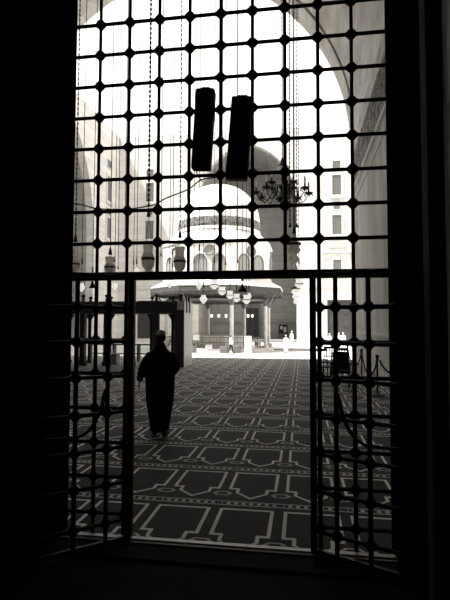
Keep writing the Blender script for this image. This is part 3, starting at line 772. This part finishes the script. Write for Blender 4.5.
def open_chair(name):
    o = empty(name, (0, 0, 0), 0)
    for sx in (-1, 1):
        MB().box(sx*.19-.016, sx*.19+.016, -.20, -.168, .008, .45).build('leg', M['darkwood'], o)
        MB().tube([(sx*.19, .19, .008), (sx*.19, .19, .45), (sx*.19, .26, 1.0)], .018, 6).build('leg', M['darkwood'], o)
    MB().box(-.21, .21, -.21, .21, .43, .47, .01).build('seat', M['darkwood'], o)
    b = MB(); b.box(-.19, .19, .235, .265, .90, .98, .005); b.box(-.19, .19, .21, .24, .62, .66, .005)
    for k in range(3): b.box(-.1+k*.1-.012, -.1+k*.1+.012, .225, .25, .64, .92)
    b.build('backrest', M['darkwood'], o)
    return o
oc = open_chair('slat_back_chair'); oc.location = (.72, 15.4, 0); oc.rotation_euler.z = .5
tag(oc, 'open-backed dark wooden chair left behind the armchair', 'chair', 'open-backed wooden chairs')
for loc, rz, lb in (((.86, 17.2, 0), -.4, 'open-backed dark wooden chair seen farthest, left of the armchair'), ((1.42, 16.6, 0), 2.6, 'open-backed dark wooden chair peeking out right of the armchair')):
    c = copy_tree(oc); c.location = loc; c.rotation_euler.z = rz; c['label'] = lb

# ------------------------------------------------------------------ people
def remesh(o, vox, smooth=3):
    m = o.modifiers.new('Remesh', 'REMESH'); m.mode = 'VOXEL'; m.voxel_size = vox; m.use_smooth_shade = True
    s = o.modifiers.new('Smooth', 'SMOOTH'); s.iterations = smooth; s.factor = .5
    return o

def hand(b, wrist, d, n, side, L=.17):
    """palm, four unequal curled fingers, thumb from the side; d = direction of fingers, n = towards the palm"""
    d = Vector(d).normalized(); n = (Vector(n)-d*Vector(n).dot(d)).normalized(); s = d.cross(n)*side
    w = Vector(wrist)
    for k in range(4):
        off = (k-1.5)*.019
        b.tube([w+s*off*.5, w+d*.05+s*off, w+d*.085+s*off], [.015, .014, .012], 8)
        ln = (.062, .072, .068, .052)[k]; base = w+d*.083+s*off
        p1 = base+(d*.92+n*.25).normalized()*ln*.45; p2 = p1+(d*.7+n*.7).normalized()*ln*.32; p3 = p2+(d*.4+n*.9).normalized()*ln*.25
        b.tube([base-d*.01, base, p1, p2, p3], [.0095, .0095, .0088, .008, .006], 8)
    t0 = w+d*.02-s*.026; t1 = t0+(d*.7-s*.75+n*.2).normalized()*.035; t2 = t1+(d*.9-s*.25+n*.3).normalized()*.028
    b.tube([w+d*.01-s*.01, t0, t1, t2], [.014, .012, .010, .007], 8)

def person(name, loc, rz, S, label, robe=True, robe_mat='whitecloth', pose='stand', vox=.03, cap=None, shirt=None, hair=True, arms=None):
    o = empty(name, loc, rz, label, 'person')
    o.scale = (S,)*3
    # body built facing +Y, 1.75 m tall at scale 1
    b = MB()
    lx = .095
    st = {'stand': ((0, 0), (0, 0)), 'walk': ((.22, -.02), (-.26, .10)), 'stroll': ((.10, .0), (-.09, .03))}[pose]
    for i, sx in enumerate((-1, 1)):
        fy, lift = st[i]; kx = fy*.5+(.06 if fy < 0 else .05)
        b.tube([(sx*.09, 0, .93), (sx*.10, kx*.5, .70), (sx*lx, kx, .49)], [.092, .078, .056], 12)
        b.tube([(sx*lx, kx, .49), (sx*lx, kx*.6+fy*.4-.01, .32), (sx*lx, fy, .09+lift)], [.056, .054, .034], 12)
        b.tube([(sx*lx, fy-.05, .045+lift), (sx*(lx+.01), fy+.06, .04+lift*.7), (sx*(lx+.02), fy+.17, .028+lift*.3)], [(.04, .04), (.045, .036), (.036, .022)], 10)
    b.tube([(0, 0, .86), (0, 0, .98), (0, .01, 1.12), (0, .005, 1.28), (0, -.005, 1.42), (0, -.01, 1.47)], [(.15, .11), (.165, .12), (.14, .10), (.165, .115), (.16, .10), (.08, .07)], 16)
    b.tube([(0, -.01, 1.42), (0, .0, 1.52), (0, .015, 1.58)], [.065, .055, .056], 12)
    hc = Vector((0, .025, 1.645))
    b.ball(hc, .1, 14, (.78, .95, 1.10)); b.ball(hc+Vector((0, .03, -.05)), .07, 10, (.78, .9, .95))
    b.tube([hc+Vector((0, .085, .02)), hc+Vector((0, .112, -.02)), hc+Vector((0, .095, -.032))], [.010, .014, .012], 8)     # nose
    for sx in (-1, 1): b.ball(hc+Vector((sx*.08, -.005, -.005)), .03, 8, (.35, .7, 1.1))
    b.tube([hc+Vector((-.022, .088, -.06)), hc+Vector((0, .097, -.06)), hc+Vector((.022, .088, -.06))], .007, 6)
    A = arms or (((-.19, 0, 1.40), (-.255, -.03, 1.13), (-.25, .04, .90)), ((.19, 0, 1.40), (.25, -.03, 1.13), (.25, .04, .90)))
    for i, (s_, e_, w_) in enumerate(A):
        s_, e_, w_ = Vector(s_), Vector(e_), Vector(w_)
        b.tube([(s_.x*.6, s_.y, s_.z+.0), s_, s_.lerp(e_, .5), e_], [.07, .058, .050, .040], 12)
        b.tube([e_, e_.lerp(w_, .4), w_], [.040, .038, .026], 12)
        d = (w_-e_).normalized(); hand(b, w_, d, (-1 if s_.x > 0 else 1, .3, 0), 1 if s_.x > 0 else -1)
    body = b.build('body', M['skin'], o); remesh(body, vox)
    # eyes
    e = MB()
    for sx in (-1, 1): e.ball(hc+Vector((sx*.03, .083, .012)), .011, 8)
    e.build('eyes', M['hair'], o, smooth=True)
    # shoes
    f = MB()
    for i, sx in enumerate((-1, 1)):
        fy, lift = st[i]
        f.tube([(sx*lx, fy-.085, .05+lift), (sx*lx, fy-.03, .055+lift), (sx*(lx+.01), fy+.07, .048+lift*.7), (sx*(lx+.02), fy+.165, .036+lift*.3), (sx*(lx+.022), fy+.20, .03+lift*.2)], [(.03, .04), (.047, .055), (.05, .046), (.046, .036), (.025, .022)], 12)
    sh = f.build('shoes', M['black'], o, smooth=True)
    c = MB()
    if robe:
        rings = [(.0, .09, .19, .15), (.005, .30, .205, .155), (.0, .60, .235, .165), (.0, .90, .25, .17), (.0, 1.10, .25, .17), (0, 1.22, .255, .165), (-.005, 1.31, .235, .155), (-.01, 1.38, .185, .14), (-.01, 1.44, .125, .115), (-.005, 1.52, .078, .08), (0, 1.56, .07, .072)]
        if pose == 'stroll': rings[0] = (.0, .10, .155, .19); rings[1] = (.0, .32, .185, .18)
        c.tube([(0, y, z) for y, z, _, _ in rings], [(a, q) for _, _, a, q in rings], 24)
    else:
        rings = [(0, .84, .18, .135), (0, 1.0, .185, .135), (0, 1.15, .17, .13), (0, 1.3, .19, .135), (-.005, 1.40, .18, .12), (-.01, 1.47, .09, .085), (-.005, 1.52, .066, .066)]
        c.tube([(0, y, z) for y, z, _, _ in rings], [(a, q) for _, _, a, q in rings], 24)
    for i, (s_, e_, w_) in enumerate(A):
        s_, e_, w_ = Vector(s_), Vector(e_), Vector(w_)
        q = e_.lerp(w_, .9)
        c.tube([(s_.x*.45, s_.y, s_.z-.03), s_-Vector((0, 0, .02)), s_.lerp(e_, .5), e_, e_.lerp(w_, .5), q], [.088, .086, .078, .066, .060, .056], 12)
    cl = c.build('robe' if robe else 'shirt', M[robe_mat if robe else 'whitecloth'], o); remesh(cl, max(vox, .014), 2)
    if not robe:
        t = MB(); t.tube([(0, 0, .80), (0, 0, .9), (0, 0, .98)], [(.175, .13), (.18, .135), (.17, .13)], 16)
        for i, sx in enumerate((-1, 1)):
            fy, lift = st[i]; kx = fy*.5+(.06 if fy < 0 else .05)
            t.tube([(sx*.085, 0, .90), (sx*.10, kx*.5, .70), (sx*lx, kx, .49), (sx*lx, kx*.5+fy*.5, .28), (sx*lx, fy, .10+lift)], [.105, .09, .072, .065, .058], 12)
        remesh(t.build('trousers', M['darkcloth'], o), max(vox, .014), 2)
    if cap:
        k = MB().lathe([(.0885, .0), (.092, .01), (.091, .05), (.078, .085), (.045, .108), (0, .114)], hc+Vector((0, -.006, .012)), 24, sx=.92, sy=1.10)
        cp_ = k.build('skullcap', M[cap], o, smooth=True)
    if hair:
        h = MB(); h.ball(hc+Vector((0, -.022, .006 if cap else .012)), .1, 12, (.84, .9, .98 if cap else 1.1))
        # keep the face free
        bmesh.ops.delete(h.bm, geom=[v for v in h.bm.verts if v.co.y > hc.y+.045 and v.co.z < hc.z+.06], context='VERTS')
        ho = h.build('hair', M['hair'], o, smooth=True)
    return o

Am = (((-.18, 0, 1.345), (-.295, -.06, 1.12), (-.355, .02, .90)), ((.18, 0, 1.345), (.275, .0, 1.13), (.18, .20, 1.02)))
pm = at(159.5, 437, 7.31)
person('person', (pm.x, 7.31, .008), math.radians(6), .915, 'person in a long black robe and pale skullcap walking away over the carpet', True, 'blackcloth', 'stroll', .009, 'knit', arms=Am)
pw = at(231, 350, 45)
Aw = (((-.19, 0, 1.40), (-.24, -.12, 1.14), (-.22, .02, .93)), ((.19, 0, 1.40), (.23, .10, 1.15), (.20, .28, 1.02)))
person('person', (pw.x+.28, 42.9, FC), -PI/2, .93, 'person in white shirt and dark trousers striding past the fountain', False, pose='walk', vox=.022, arms=Aw)
for px, Y, rz, s, lb in ((286, 45.4, 2.6, .93, 'person in a white robe standing nearest in the sunlit court'), (291.8, 60, -2.2, 1.04, 'person in a white robe standing behind another near the far recess'),
                         (339, 55, 2.9, .98, 'person in white seen through the right gate leaf, left of a pair'), (343.2, 55.6, 3.4, 1.0, 'person in white seen through the right gate leaf, right of a pair'),
                         (329.6, 56, 2.4, .92, 'smaller person in white left of the pair beyond the right gate leaf')):
    q = at(px, 340, Y); person('person', (q.x, Y, FC), rz, s, lb, True, 'whitecloth', 'stand', .03, 'whitecloth')

bpy.data.objects.remove(KN)

# ------------------------------------------------------------------ light
w = bpy.data.worlds.new('World'); scene.world = w; w.use_nodes = True
bg = w.node_tree.nodes['Background']; bg.inputs['Color'].default_value = (1.0, .975, .93, 1); bg.inputs['Strength'].default_value = 1.25
sd = bpy.data.lights.new('sun', 'SUN'); sd.energy = 9.0; sd.angle = math.radians(1.0); sd.color = (1, .975, .94)
so = bpy.data.objects.new('sun', sd); col.objects.link(so)
dirv = Vector((.50, .19, -1.0)).normalized()
so.rotation_euler = dirv.to_track_quat('-Z', 'Y').to_euler(); so.location = (-20, 10, 60)
so['kind'] = 'structure'

# ------------------------------------------------------------------ camera
cam = bpy.data.cameras.new('camera'); co = bpy.data.objects.new('camera', cam); col.objects.link(co); scene.camera = co
cam.sensor_fit = 'VERTICAL'; cam.sensor_height = 24; cam.lens = 24*fpx/600
cam.clip_start = .05; cam.clip_end = 400
co.matrix_world = Matrix(((Rv.x, Uv.x, -Fv.x, 0), (Rv.y, Uv.y, -Fv.y, 0), (Rv.z, Uv.z, -Fv.z, H), (0, 0, 0, 1)))

scene.view_settings.view_transform = 'Standard'; scene.view_settings.look = 'None'
scene.view_settings.exposure = 0.72; scene.view_settings.gamma = 1.0; scene.view_settings.use_curve_mapping = False
scene.cycles.max_bounces = 12; scene.cycles.diffuse_bounces = 8
scene.cycles.sample_clamp_indirect = 10
